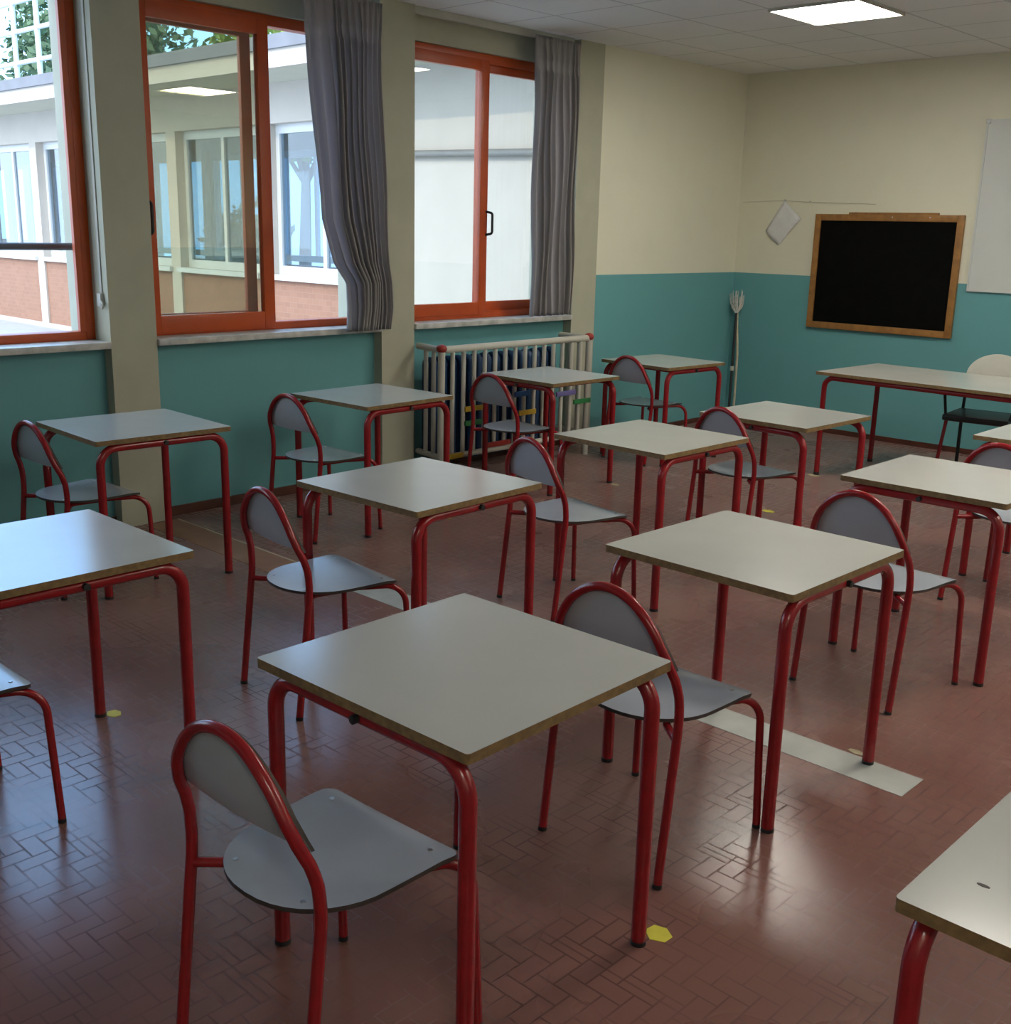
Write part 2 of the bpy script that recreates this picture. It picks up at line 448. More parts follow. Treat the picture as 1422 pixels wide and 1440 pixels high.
z0, z1 = SILL + .045, HEAD - .06
# windows 1 and 2: panes slid away from the far side
for w, (ya, yb) in zip(wins[:2], BAYS[:2]):
    sash(w, ya + .05, ya + .92, z0, z1, -.200, -.170, .07, M_glass)
    sash(w, ya + .02, ya + .84, z0, z1, -.240, -.210, .07, M_glass)
# inner lip on the bare jamb of window 2
obj('jamb_lip', B(-.19, -.160, -5.963 - .085, -5.963 - .05, SILL + .045, HEAD - .06, bev=.003), M_orange, wins[1])
o = obj('shutter_strap', B(-.075, -.055, -5.969, -5.9635, 1.25, 2.78), M_white, wins[1])
bm = bmesh.new(); box(bm, -.085, -.045, -5.985, -5.963, 1.20, 1.27, bev=.006); tube(bm, fillet([(-.05, -5.98, 1.23), (-.02, -5.985, 1.215), (-.03, -5.985, 1.19)], .01), .006, n=8)
obj('strap_guide', bm, M_white, wins[1], smooth=50)
obj('guard_bar', T([(-.36, -7.83, 1.50), (-.36, -5.97, 1.50)], .02, n=10), M_guardbar, wins[1], smooth=50)
# window 3 : both sashes stacked on the near side
ya, yb = BAYS[2]
s1 = sash(wins[2], ya + .045, -4.815, SILL + .01, z1 + .03, -.200, -.155, .075, M_glass_tint, wt=.085, wb=.10)
s2 = sash(wins[2], ya + .03, -4.90, z0, z1, -.243, -.212, .07, M_glass)
handle(s1, -.155, ya + .06, 1.57, 1.75, .012)
# window 4 : closed
ya, yb = BAYS[3]
s1 = sash(wins[3], ya + .04, -3.005, z0 - .02, z1 + .02, -.200, -.155, .075, M_glass, wt=.07, wb=.085)
s2 = sash(wins[3], -3.06, yb - .04, z0 - .02, z1 + .02, -.243, -.205, .075, M_glass, wt=.07, wb=.085)
handle(s1, -.155, -3.02, 1.60, 1.76, .02)

# curtain rails
for k, (ya, yb) in enumerate(BAYS[1:]):
    o = obj('curtain_rail', B(-.05, -.018, ya + .01, yb - .05, 2.935, 2.98, bev=.004), M_white, smooth=40)
    tag(o, ['white curtain rail above the nearest window, mostly out of frame', 'white curtain rail above the second window, hidden behind the gathered curtain',
            'white curtain rail along the ceiling above the far closed window'][k], 'curtain rail', 'curtain rails at the ceiling')

def curtain(name, rows, folds, x0, amp, seed, wide=()):
    """rows: list of (z, y_left, y_right); cloth gathered under a pinched heading, hanging in uneven folds"""
    rnd = random.Random(seed)
    widths = [rnd.uniform(.55, 1.5) for _ in range(folds)]
    for k, v in wide: widths[k] = v
    tot = sum(widths); cuts = [0]
    for w in widths: cuts.append(cuts[-1] + w / tot)
    depth = [rnd.uniform(.6, 1.25) for _ in range(folds + 1)]
    NZ, NY = 80, folds * 12
    bm = bmesh.new(); zs = [r[0] for r in rows]
    def interp(z, k):
        for a, b in zip(rows, rows[1:]):
            if b[0] <= z <= a[0]:
                t = (a[0] - z) / (a[0] - b[0]); return a[k] + (b[k] - a[k]) * t
        return rows[-1][k]
    g = []
    for i in range(NZ + 1):
        h = i / NZ; z = zs[0] + (zs[-1] - zs[0]) * h; yl, yr = interp(z, 1), interp(z, 2); row = []
        head = max(0.0, 1 - h / .11)
        for j in range(NY + 1):
            u = j / NY; k = min(int(u * folds), folds - 1); f = u * folds - k
            uu = cuts[k] + (cuts[k + 1] - cuts[k]) * f
            d = depth[k] * (1 - f) + depth[k + 1] * f
            p = 2 * math.pi * (k + f) + .7 * math.sin(2.0 * h + 5 * uu + seed) * h
            a = amp * d * (.75 + .35 * h)
            soft = math.sin(p) + .22 * math.sin(2 * p + seed) + .18 * math.sin(3.1 * uu * 6 + 4 * h)
            pinch = .45 * math.sin(2 * p) + .35 * math.sin(4 * p + 1)
            x = x0 + a * (soft * (1 - head) + pinch * head * .7)
            if .085 < h < .125: x = x0 + (x - x0) * .55
            x += .010 * math.sin(11 * h + 7 * uu + seed) * (1 - head)
            row.append(bm.verts.new((x, yl + (yr - yl) * uu + .35 * a * math.cos(p) * min(1, 8 * uu, 8 * (1 - uu)), z)))
        g.append(row)
    for a, b in zip(g, g[1:]):
        for j in range(NY): bm.faces.new((a[j], a[j + 1], b[j + 1], b[j]))
    o = obj(name, bm, M_curtain, smooth=180)
    s = o.modifiers.new('cloth', 'SOLIDIFY'); s.thickness = .003
    return o
c2 = curtain('curtain', [(2.93, -4.735, -4.15), (2.55, -4.705, -4.155), (2.17, -4.675, -4.15), (1.68, -4.625, -4.12), (1.42, -4.53, -4.10), (1.30, -4.435, -4.08), (1.14, -4.430, -4.075), (1.005, -4.44, -4.10)], 11, .062, .030, 2.0, ((0, 1.6), (1, 2.2), (2, 1.6)))
tag(c2, 'long grey curtain swept aside towards the pillar right of the second window', 'curtain', 'grey curtains')
c3 = curtain('curtain', [(2.945, -2.76, -2.275), (2.0, -2.75, -2.27), (1.03, -2.745, -2.285)], 8, .036, .026, 5.0, ((0, 1.8),))
tag(c3, 'grey curtain hanging straight at the far end of the closed window', 'curtain', 'grey curtains')

# ------------------------------------------------------------------ ceiling lamps
def lamp_proto():
    r = empty('ceiling_lamp')
    obj('frame', frame_bm(-.30, .30, 0, .60, 0, .018, .012), M_white, r)
    r2 = r.children[0]; r2.data.transform(Matrix.Rotation(R_(90), 4, 'Y')); r2.data.transform(Matrix.Translation((-.30, 0, 0)))
    obj('diffuser', B(-.288, .288, -.288, .288, -.012, -.004), M_lamp, r)
    return r
lp = lamp_proto()
spots = [(1.945, -2.13, 'lit square ceiling panel near the far wall, the one in plain view'),
         (4.95, -2.13, 'lit square ceiling panel before the blackboard wall, mirrored in the tinted pane'),
         (4.35, -4.53, 'lit square ceiling panel above the right desk rows, outside the view'),
         (6.75, -2.13, 'lit square ceiling panel near the right wall, outside the view'),
         (6.75, -4.53, 'added square ceiling panel by the right wall, brightening the right desk rows, outside the view'),  # added unseen panel, throws more light on the near desks from the right
         (6.75, -9.33, 'added square ceiling panel behind the camera to the right, fill for the near chairs, outside the view')]  # added unseen panel, fill light for the near end and chair backs
for k, (x, y, lb) in enumerate(spots):
    o = lp if k == 0 else copy_tree(lp)
    o.location = (x, y, CEIL - .0005)
    tag(o, lb, 'ceiling light', 'square ceiling panels')

# ------------------------------------------------------------------ school desks
DW, DD, DH, TT, LR = .656, .650, .72, .022, .0185
def desk_proto():
    r = empty('school_desk')
    bm = bmesh.new()
    hw, hd, c = DW / 2, DD / 2, .008
    poly = []
    for sx, sy, a0 in ((1, 1, 0), (-1, 1, 90), (-1, -1, 180), (1, -1, 270)):
        for q in range(4):
            a = R_(a0 + 30 * q); poly.append((sx * (hw - c) + c * math.cos(a), sy * (hd - c) + c * math.sin(a)))
    prism(bm, poly, DH - TT, DH, 0, 1)
    obj('tabletop', bm, [M_lam, M_edge], r)
    zt = DH - TT - LR
    for s in (-1, 1):
        y = s * (hd - .030)
        for q in (-1, 1):
            x = q * (hw - .026)
            pts = fillet([(x, y, .012), (x, y, zt), (x - q * .16, y, zt)], .085, 9)
            l = obj('leg', T(pts, LR, n=14), M_red, r, smooth=60)
            obj('foot_cap', T([(x, y, 0), (x, y, .012)], LR + .0006, n=14), M_black, l, smooth=60)
        obj('rail', T([(-hw + .18, y, zt), (hw - .18, y, zt)], LR, n=14), M_red, r, smooth=60)
        p = obj('plug', T([(0.0, y + s * (LR - .004), zt), (0.0, y + s * (LR + .012), zt)], .010, n=10), M_black, r, smooth=60)
    for q in (-1, 1):
        obj('cross_rail', T([(q * .20, -hd + .05, zt), (q * .20, hd - .05, zt)], .011, n=10), M_red, r, smooth=60)
    return r
# x, y, yaw, orientation of the tube arches (0: parallel to the blackboard wall, 90: along the window wall), label
DESKS = [
 (3.936, -7.166, .019, 0, 'large foreground white school desk with a black plug on its near rail'),
 (3.884, -5.881, -.012, 90, 'white school desk with one foot on the pale floor strip'),
 (2.550, -6.060, .037, 90, 'white school desk behind the foreground desk, second from the left in its row across'),
 (2.527, -4.584, -.017, 90, 'white school desk in the middle of the view with the barrier desk behind it'),
 (.770, -6.268, -.038, 90, 'white school desk in front of the pillar between the first and second windows'),
 (2.472, -7.488, .002, 90, 'white school desk cut off by the left edge of the view, glowing with window light'),
 (.716, -4.779, .040, 90, 'white school desk under the gathered grey curtain'),
 (.732, -3.282, -.022, 0, 'white school desk right in front of the white barrier'),
 (.693, -1.970, -.070, 90, 'white school desk in the far corner near the mop'),
 (2.592, -3.478, -.036, 0, 'white school desk in front of the left end of the teacher desk'),
 (3.873, -4.369, .005, 0, 'white school desk at the right edge, behind the one on the floor strip'),
 (3.857, -2.986, 0, 0, 'white school desk mostly cut off by the right edge, nearest the teacher chair'),
 (5.343, -7.020, 0, 90, 'white school desk in the bottom right corner with a dent in its top'),
]
dp = desk_proto()
for k, (x, y, a, o90, lb) in enumerate(DESKS):
    o = dp if k == 0 else copy_tree(dp)
    o.location = (x, y, 0); o.rotation_euler = (0, 0, a + R_(o90))
    tag(o, lb, 'desk', 'white school desks with red tube legs')
    last = o
bm = bmesh.new(); prism(bm, [(-0.204 + .004 * math.cos(t), 0.245 + .010 * math.sin(t)) for t in [2 * math.pi * i / 10 for i in range(10)]], DH - .001, DH + .0006)
obj('dent', bm, M_ply, last)

# ------------------------------------------------------------------ school chairs
def prof(z):
    zs = [0, .43, .475, .52, .56, .60, .65, .72, .80]; ys = [0, .049, .050, .046, .036, .018, .004, -.004, -.008]
    if z <= 0: return 0
    for i in range(len(zs) - 1):
        if zs[i] <= z <= zs[i + 1]: return ys[i] + (ys[i + 1] - ys[i]) * (z - zs[i]) / (zs[i + 1] - zs[i])
    return ys[-1]
ZT, ZB, HW = .771, .467, .20
def arch_pt(t, grow=0.0):
    z = ZB + (ZT + grow - ZB) * abs(math.sin(t)) ** .9
    return -(HW + grow) * math.cos(t), z
def chair_proto():
    r = empty('school_chair')
    # back frame: the bent tube above the seat
    pts = [(-HW, prof(z), z) for z in (.395, .42, .445)]
    N = 44
    for i in range(N + 1):
        t = math.pi * i / N; x, z = arch_pt(t); pts.append((x, prof(z) , z))
    pts += [(HW, prof(z), z) for z in (.445, .42, .395)]
    obj('back_frame', T(pts, .0125, n=14), M_red, r, smooth=60)
    for s in (-1, 1):
        l = obj('leg', T([(s * HW, prof(z), z) for z in (.012, .1, .2, .3, .395)], .0125, n=14), M_red, r, smooth=60)
        obj('foot_cap', T([(s * HW, 0, 0), (s * HW, .001, .012)], .0130, n=12), M_black, l, smooth=60)
        l = obj('leg', T(fillet([(s * .217, .453, .012), (s * .206, .438, .405), (s * .135, .29, .404)], .075, 9), .0110, n=12), M_red, r, smooth=60)
        obj('foot_cap', T([(s * .217, .453, 0), (s * .2169, .4527, .012)], .0115, n=12), M_black, l, smooth=60)
        obj('seat_rail', T(fillet([(s * (HW - .004), .047, .400), (s * .115, .110, .404), (s * .135, .29, .404)], .05, 7), .0105, n=12), M_red, r, smooth=60)
    # seat
    NV, NU = 22, 16
    def width(y):
        if y < .22: return .192 * math.sqrt(max(0.0, 1 - ((.22 - y) / .19) ** 2)) ** .9 if y > .03 else 0.0
        w = .192 + .010 * (y - .22) / .195
        if y > .385: w -= .03 * (1 - math.sqrt(max(0, 1 - ((y - .385) / .030) ** 2)))
        return w
    ys = [.03 + .19 * (1 - math.cos(math.pi / 2 * i / 10)) for i in range(11)] + [.22 + .165 * i / 7 for i in range(1, 8)] + [.385 + .030 * math.sin(math.pi / 2 * i / 6) for i in range(1, 7)]
    def zz(x, y):
        z = .428 + .003 * (x / .2) ** 2 - .004 * math.sin(math.pi * (y - .03) / .385)
        if y > .345: z -= 2.0 * (y - .345) ** 2
        return z
    bm = bmesh.new(); top = []; bot = []
    for y in ys:
        w = width(y)
        top.append([bm.verts.new((w * (2 * i / NU - 1), y, zz(w * (2 * i / NU - 1), y))) for i in range(NU + 1)])
        bot.append([bm.verts.new((w * (2 * i / NU - 1), y, zz(w * (2 * i / NU - 1), y) - .010)) for i in range(NU + 1)])
    for a, b in zip(top, top[1:]):
        for i in range(NU): bm.faces.new((a[i], a[i + 1], b[i + 1], b[i]))
    for a, b in zip(bot, bot[1:]):
        for i in range(NU): bm.faces.new((a[i], b[i], b[i + 1], a[i + 1])).material_index = 1
    for k in range(len(ys) - 1):
        for i in (0, NU): bm.faces.new((top[k][i], top[k + 1][i], bot[k + 1][i], bot[k][i])).material_index = 1
    for i in range(NU):
        bm.faces.new((top[-1][i], top[-1][i + 1], bot[-1][i + 1], bot[-1][i])).material_index = 1
    bmesh.ops.remove_doubles(bm, verts=bm.verts, dist=1e-5)
    st = obj('seat', bm, [M_seat, M_ply], r, smooth=50)
    for x, y in ((-.152, .372), (.152, .372), (-.105, .085), (.105, .085)):
        obj('screw', T([(x, y, zz(x, y) - .004), (x, y, zz(x, y) + .0018)], .0055, n=10), M_steel, st, smooth=60)
    # backrest: panel fixed to the front of the arch
    bm = bmesh.new(); z0 = .588
    t0 = math.asin(((z0 - ZB) / (ZT + .006 - ZB)) ** (1 / .9))
    outl = []
    for i in range(31):
        t = t0 + (math.pi - 2 * t0) * i / 30; outl.append(arch_pt(t, .006))
    NR = 10; rows_f = []; rows_b = []
    for k in range(NR + 1):
        f = k / NR
        rf, rb = [], []
        for (x, z) in outl:
            zz_ = z0 + (z - z0) * f
            xx = x if k else x
            lim = x
            y = prof(zz_) + .0150 - .010 * (1 - (x / .2) ** 2)
            zz2 = zz_ - .003 * (1 - f) * (1 - (x / .17) ** 2)
            rf.append(bm.verts.new((x, y + .008, zz2))); rb.append(bm.verts.new((x, y, zz2)))
        rows_f.append(rf); rows_b.append(rb)
    n = len(outl)
    for k in range(NR):
        for i in range(n - 1):
            bm.faces.new((rows_f[k][i], rows_f[k][i + 1], rows_f[k + 1][i + 1], rows_f[k + 1][i]))
            bm.faces.new((rows_b[k][i], rows_b[k + 1][i], rows_b[k + 1][i + 1], rows_b[k][i + 1]))
    for i in range(n - 1):
        bm.faces.new((rows_f[0][i], rows_b[0][i], rows_b[0][i + 1], rows_f[0][i + 1])).material_index = 1
        bm.faces.new((rows_f[NR][i], rows_f[NR][i + 1], rows_b[NR][i + 1], rows_b[NR][i])).material_index = 1
    bmesh.ops.remove_doubles(bm, verts=bm.verts, dist=1e-5)
    obj('backrest', bm, [M_seat, M_ply], r, smooth=50)
    return r
CHAIRS = [
 (3.969, -7.801, .047, 'grey school chair in the foreground, nearest the camera'),
 (3.926, -6.646, 0, 'grey school chair tucked between the foreground desk and the desk on the floor strip'),
 (2.468, -6.695, -.099, 'grey school chair with a seat gleaming in the window light, left of the foreground desk'),
 (2.415, -5.306, -.179, 'grey school chair drawn up to the middle desk, in front of the barrier desk'),
 (.735, -6.743, .047, 'grey school chair at the desk by the pillar, left edge of the view'),
 (2.541, -8.045, 0, 'grey school chair showing only a seat corner and leg at the left edge'),
 (.744, -5.376, .041, 'grey school chair at the desk under the gathered curtain'),
 (.790, -3.906, -.021, 'grey school chair at the desk in front of the white barrier'),
 (.667, -2.363, -.057, 'grey school chair at the far corner desk near the mop'),
 (2.463, -3.896, -.139, 'grey school chair at the desk before the left end of the teacher desk'),
 (3.857, -5.156, -.082, 'grey school chair behind the desk that stands on the floor strip'),
 (3.841, -3.778, -.117, 'grey school chair half cut off at the right edge, below the teacher desk'),
]
cp = chair_proto()
for k, (x, y, a, lb) in enumerate(CHAIRS):
    o = cp if k == 0 else copy_tree(cp)
    o.location = (x, y, 0); o.rotation_euler = (0, 0, a)
    tag(o, lb, 'chair', 'grey school chairs with red tube frames')

# ------------------------------------------------------------------ teacher's desk and chair
td = empty('teacher_desk', (1.80, -1.70, 0), R_(-2.5))
tag(td, 'long pale teacher desk with red tube legs below the blackboard', 'desk')
bm = bmesh.new(); prism(bm, [(0, 0), (1.62, 0), (1.62, .86), (0, .86)], .713, .735, 0, 1)
obj('tabletop', bm, [M_lam, M_edge], td)
for x, q in ((.045, 1), (1.575, -1)):
    for y, s in ((.05, 1), (.81, -1)):
        l = obj('leg', T(fillet([(x, y, .012), (x, y, .694), (x + q * .14, y, .694)], .08, 9), .0185, n=14), M_red, td, smooth=60)
        obj('foot_cap', T([(x, y, 0), (x, y, .022)], .02, n=12), M_black, l, smooth=60)
for y in (.05, .81): obj('rail', T([(.185, y, .694), (1.435, y, .694)], .0185, n=14), M_red, td, smooth=60)

tc = empty('teacher_chair', (2.70, -.95, 0), R_(6))
tag(tc, 'black-seated chair with a pale rounded back behind the teacher desk', 'chair')
bm = bmesh.new(); box(bm, -.22, .22, -.22, .20, .43, .475, bev=.018)
obj('seat', bm, M_vinyl, tc, smooth=50)
for s in (-1, 1):
    l = obj('leg', T([(s * .235, -.21, .012), (s * .215, -.19, .22), (s * .20, -.165, .425)], .0125, n=10), M_red, tc, smooth=60)
    l['label'] = 'red front leg'
    l = obj('leg', T([(s * .21, .25, .012), (s * .20, .20, .43)], .0125, n=10), M_black, tc, smooth=60)
    obj('upright', T(fillet([(s * .20, .20, .43), (s * .195, .215, .62), (s * .15, .27, .80)], .1, 6), .011, n=10), M_black, tc, smooth=60)
    obj('arm_tube', T(fillet([(s * .205, -.165, .44), (s * .245, -.13, .64), (s * .245, .10, .66), (s * .20, .215, .62)], .05, 6), .010, n=10), M_black, tc, smooth=60)
bm = bmesh.new()
poly = [(-.20, .66)] + [(-.20 * math.cos(math.pi * i / 24), .72 + .15 * math.sin(math.pi * i / 24)) for i in range(25)] + [(.20, .66)]
prism(bm, poly, 0, .014)
bm.transform(Matrix(((1, 0, 0, 0), (0, .25, -1, .02), (0, 1, 0, 0), (0, 0, 0, 1))))
obj('backrest', bm, M_white, tc, smooth=40)

# ------------------------------------------------------------------ boards and paper on the back wall
bb = empty('blackboard', (1.40, 0, 1.357))
tag(bb, 'black slate chalkboard in a honey wooden frame on the back wall', 'blackboard')
w2_, h2_ = .627, .468
obj('slate', B(-w2_ + .04, w2_ - .04, -.022, -.004, -h2_ + .04, h2_ - .04), M_board, bb)
bm = bmesh.new(); f = .052
box(bm, -w2_, -w2_ + f, -.034, -.002, -h2_, h2_, bev=.004); box(bm, w2_ - f, w2_, -.034, -.002, -h2_, h2_, bev=.004)
box(bm, -w2_ + f, w2_ - f, -.034, -.002, h2_ - f, h2_, bev=.004); box(bm, -w2_ + f, w2_ - f, -.034, -.002, -h2_, -h2_ + f, bev=.004)
obj('frame', bm, M_wood, bb, smooth=40)
obj('top_strip', B(-.33, .42, -.030, -.004, h2_, h2_ + .016, bev=.003), M_wood, bb)
for x in (.05, .36): obj('screw', T([(x, -.036, h2_ - .02), (x, -.031, h2_ - .02)], .006, n=8), M_steel, bb, smooth=60)
wb = empty('whiteboard', (2.104, 0, 1.26)); wb_w = 1.9
tag(wb, 'large blank whiteboard on the back wall, cut off by the right edge', 'whiteboard')
obj('panel', B(.008, wb_w - .008, -.016, -.002, .008, 1.246), M_wb, wb)
bm = bmesh.new()
box(bm, 0, .014, -.022, -.001, 0, 1.254); box(bm, wb_w - .014, wb_w, -.022, -.001, 0, 1.254)
box(bm, .014, wb_w - .014, -.022, -.001, 0, .012); box(bm, .014, wb_w - .014, -.022, -.001, 1.240, 1.254)
obj('frame', bm, M_wb, wb); obj('corner_cap', B(-.004, .03, -.026, -.001, 1.225, 1.258, bev=.004), M_steel, wb)
# sheet of paper hanging by one corner, its nail and a thin cord
bm = bmesh.new(); n = 8
P00, P10, P11, P01 = Vector((.457, 0, 1.935)), Vector((.628, 0, 1.786)), Vector((.425, 0, 1.552)), Vector((.293, 0, 1.681))
g = [[bm.verts.new((P00 * (1 - u) * (1 - v) + P10 * u * (1 - v) + P11 * u * v + P01 * (1 - u) * v) + Vector((0, -.010 - .022 * (u * (1 - u) + .6 * v * (1 - v)) - .012 * math.sin(5 * u * v), 0))) for u in [i / n for i in range(n + 1)]] for v in [j / n for j in range(n + 1)]]
for a, b in zip(g, g[1:]):
    for i in range(n): bm.faces.new((a[i], a[i + 1], b[i + 1], b[i]))
o = obj('paper_sheet', bm, M_paper, smooth=180); s = o.modifiers.new('thick', 'SOLIDIFY'); s.thickness = .001
tag(o, 'crumpled sheet of paper hanging by one corner beside the blackboard', 'paper')
o = obj('cord', T([(.04, -.004, 1.920), (.46, -.006, 1.934), (.69, -.006, 1.921), (1.28, -.004, 1.905)], .0022, n=6), M_soffit, smooth=60)
tag(o, 'thin pale cord strung along the back wall near the hanging paper', 'cord')
for x, z, lb in ((.457, 1.938, 'small nail holding the hanging sheet of paper'), (.694, 1.926, 'small nail in the cord between the paper and the blackboard')):
    o = obj('nail', T([(x, -.016, z), (x, .0, z)], .005, n=8), M_steel, smooth=60); tag(o, lb, 'nail')

# ------------------------------------------------------------------ mop leaning upside down in the corner
mp = empty('mop', (.20, -.20, 0))
tag(mp, 'black-handled mop standing upside down in the far corner', 'mop')
def L3(a, b, f): return tuple(a[i] + (b[i] - a[i]) * f for i in range(3))
b0, b1 = (-.035, .01, 0), (-.115, .150, .98)
obj('handle', T([L3(b0, b1, f) for f in (0, .3, .6, 1)], .0115, n=10), M_black, mp, smooth=60)
obj('collar', T([L3(b0, b1, .46), L3(b0, b1, .50)], .019, n=10), M_white, mp, smooth=60)
bm = bmesh.new(); rnd = random.Random(3)
for k in range(22):
    a = rnd.uniform(0, 6.28); rr = rnd.uniform(.01, .075); h = rnd.uniform(.07, .19)
    base = Vector(b1) + Vector((.008 * math.cos(a), .008 * math.sin(a), -.02))
    tipv = Vector(b1) + Vector((rr * math.cos(a), min(rr * math.sin(a), .03), h))
    tube(bm, [base, base.lerp(tipv, .5) + Vector((rr * .3 * math.cos(a), min(rr * .3 * math.sin(a), .01), 0)), tipv], .006, n=5, r_end=.0025)
obj('mop_head', bm, M_mop, mp, smooth=60)
o = obj('broom_stick', T([(.205, -.17, 0), (.150, -.09, .6), (.070, -.018, .98)], .010, n=10), M_cream, smooth=60)
tag(o, 'plain cream wooden stick leaning behind the black mop handle', 'stick')

# ------------------------------------------------------------------ radiator and its barrier
rd = empty('radiator', (-.01, -3.0, 0))
tag(rd, 'navy blue column radiator behind the white barrier', 'radiator')
for k in range(15):
    y = -.76 + k * .085
    bm = bmesh.new(); tube(bm, fillet([(.05, y, .10), (.05, y, .78), (.13, y, .78), (.13, y, .10), (.05, y, .10)], .03, 4), .026, n=8, caps=False)
    tube(bm, [(.09, y, .10), (.09, y, .78)], .024, n=8)
    obj('column', bm, M_navy, rd, smooth=60)
for z in (.13, .75): obj('manifold', T([(.09, -.80, z), (.09, .47, z)], .022, n=8), M_navy, rd, smooth=60)
for y in (-.6, .3): obj('foot', B(.06, .12, y - .012, y + .012, 0, .10), M_navy, rd)

gd = empty('radiator_barrier', (.30, -3.86, 0))
tag(gd, 'white barrier of round bars with red corner knobs around the radiator', 'barrier')
L = 1.49; HT = .877
def bar(y0, z0, y1, z1, r, name='rail', x0=0, x1=0, m=M_white): return obj(name, T([(x0, y0, z0), (x1, y1, z1)], r, n=12), m, gd, smooth=60)
bar(0, HT, L, HT, .024, 'top_rail'); bar(0, .165, L, .165, .020, 'bottom_rail')
bar(.0, HT, .055, HT, .022, 'top_rail', 0, -.287); bar(L, HT, L, HT, .022, 'top_rail', 0, -.287)
bar(.0, .165, .055, .165, .020, 'bottom_rail', 0, -.287); bar(L, .165, L, .165, .020, 'bottom_rail', 0, -.287)
for y in (0, L):
    p = bar(y, 0, y, HT + .01, .024, 'post')
    bm = bmesh.new(); bmesh.ops.create_uvsphere(bm, u_segments=16, v_segments=10, radius=.036)
    bmesh.ops.scale(bm, vec=(1, 1, .8), verts=bm.verts)
    bmesh.ops.translate(bm, vec=(0, y, HT + .008), verts=bm.verts)
    obj('knob', bm, M_beadR, p, smooth=180)
for k in range(1, 15): bar(k * L / 15, .165, k * L / 15, HT, .0155, 'bar')
for f in (.33, .66): bar(.055 * f, .165, .055 * f, HT, .0155, 'bar', -.287 * f, -.287 * f)
for f in (.33, .66): bar(L, .165, L, HT, .0155, 'bar', -.287 * f, -.287 * f)
for y0, y1, z, mm, lb in ((-3.665, -3.50, .474, M_beadY, 'yellow'), (-3.665, -3.51, .378, M_beadG, 'green'), (-3.135, -2.965, .394, M_beadY, 'yellow'),
                      (-3.185, -3.045, .530, M_beadB, 'blue'), (-2.745, -2.535, .492, M_beadV, 'violet'), (-2.550, -2.360, .418, M_beadG, 'green'), (-3.46, -3.22, .205, M_beadR, 'red'), (-3.82, -3.68, .17, M_beadY, 'yellow')):
    o = obj('plate', B(.017, .032, y0 + 3.86, y1 + 3.86, z - .018, z + .018, bev=.005), mm, gd, smooth=50); o['label'] = lb + ' plastic plate'

# ------------------------------------------------------------------ marks stuck on the floor
def sticker(name, x, y, poly, m_, lb, cat='floor marker'):
    bm = bmesh.new(); prism(bm, poly, 0, .0012); o = obj(name, bm, m_); o.location = (x, y, 0.0002)
    tag(o, lb, cat, 'tape marks by the desk feet'); return o
hexa = [(-.03, -.012), (.0, -.034), (.033, -.018), (.034, .012), (.004, .030), (-.026, .02)]
sticker('tape_mark', 4.243, -6.800, hexa, M_yellow, 'bright yellow tape mark at the foot of the foreground desk')
sticker('tape_mark', 2.190, -7.145, [(p[0] * .9 , p[1] * .8) for p in hexa], M_yellow, 'yellow tape mark by a leg of the desk at the left edge')
sticker('tape_mark', 1.105, -3.015, [(p[0], p[1] * .8) for p in hexa], M_tape, 'small tan tape mark at the foot of the desk by the barrier')
sticker('tape_mark', 2.185, -2.865, [(p[0] * 1.3, p[1] * .9) for p in hexa], M_yellow, 'yellow tape mark beyond the chair before the teacher desk')
sticker('tape_mark', .989, -4.463, [(p[0] * 1.3, p[1] * .8) for p in hexa], M_yellow, 'yellow tape mark under the desk below the gathered curtain')
sticker('tape_mark', 4.118, -5.535, [(p[0] * .9, p[1] * .5) for p in hexa], M_tape, 'scrap of worn tape behind the foot on the pale floor strip')
sticker('tape_mark', 1.845, -1.69, [(p[0] * 1.4, p[1] * 1.2) for p in hexa], M_tape, 'worn tape mark under the near leg of the teacher desk')

# ------------------------------------------------------------------ outside: courtyard, facing wing, trees
struct('ground', B(-45, -.45, -30, 40, -.30, -.03), M_pave)['label'] = 'pale sunlit paving of the courtyard'
YF, WX0, WX1, WD = -1.0, -26.0, -.46, 3.2
wing = empty('school_wing', ((WX0 + WX1) / 2, YF, 0)); ox = (WX0 + WX1) / 2
tag(wing, 'low white school wing with brick panels across the courtyard', 'building')
opens = [(-5.75 - 2.03 * k, -3.95 - 2.03 * k) for k in range(10)]
def wall_face(y0, y1):
    bm = bmesh.new(); x = WX1 - ox
    for a, b in opens:
        box(bm, b - ox, x, y0, y1, -.03, 3.18); box(bm, a - ox, b - ox, y0, y1, 2.75, 3.18); box(bm, a - ox, b - ox, y0, y1, -.03, .04); x = a - ox
    box(bm, WX0 - ox, x, y0, y1, -.03, 3.18)
    return bm
obj('wall', wall_face(0, .22), M_plaster, wing)
obj('wall', wall_face(WD - .22, WD), M_plaster, wing)
bm = bmesh.new(); box(bm, WX0 - ox, WX1 - ox, -.90, WD + .9, 3.18, 3.30)
obj('soffit', bm, M_soffit, wing)
obj('fascia', B(WX0 - ox, WX1 - ox, -.94, -.90, 3.14, 3.31), M_plaster, wing)
obj('roof', B(WX0 - ox, WX1 - ox, -.98, WD + .95, 3.31, 3.44), M_roof, wing)
obj('floor_slab', B(WX0 - ox, WX1 - ox, .22, WD - .22, -.03, .0), M_pave, wing)
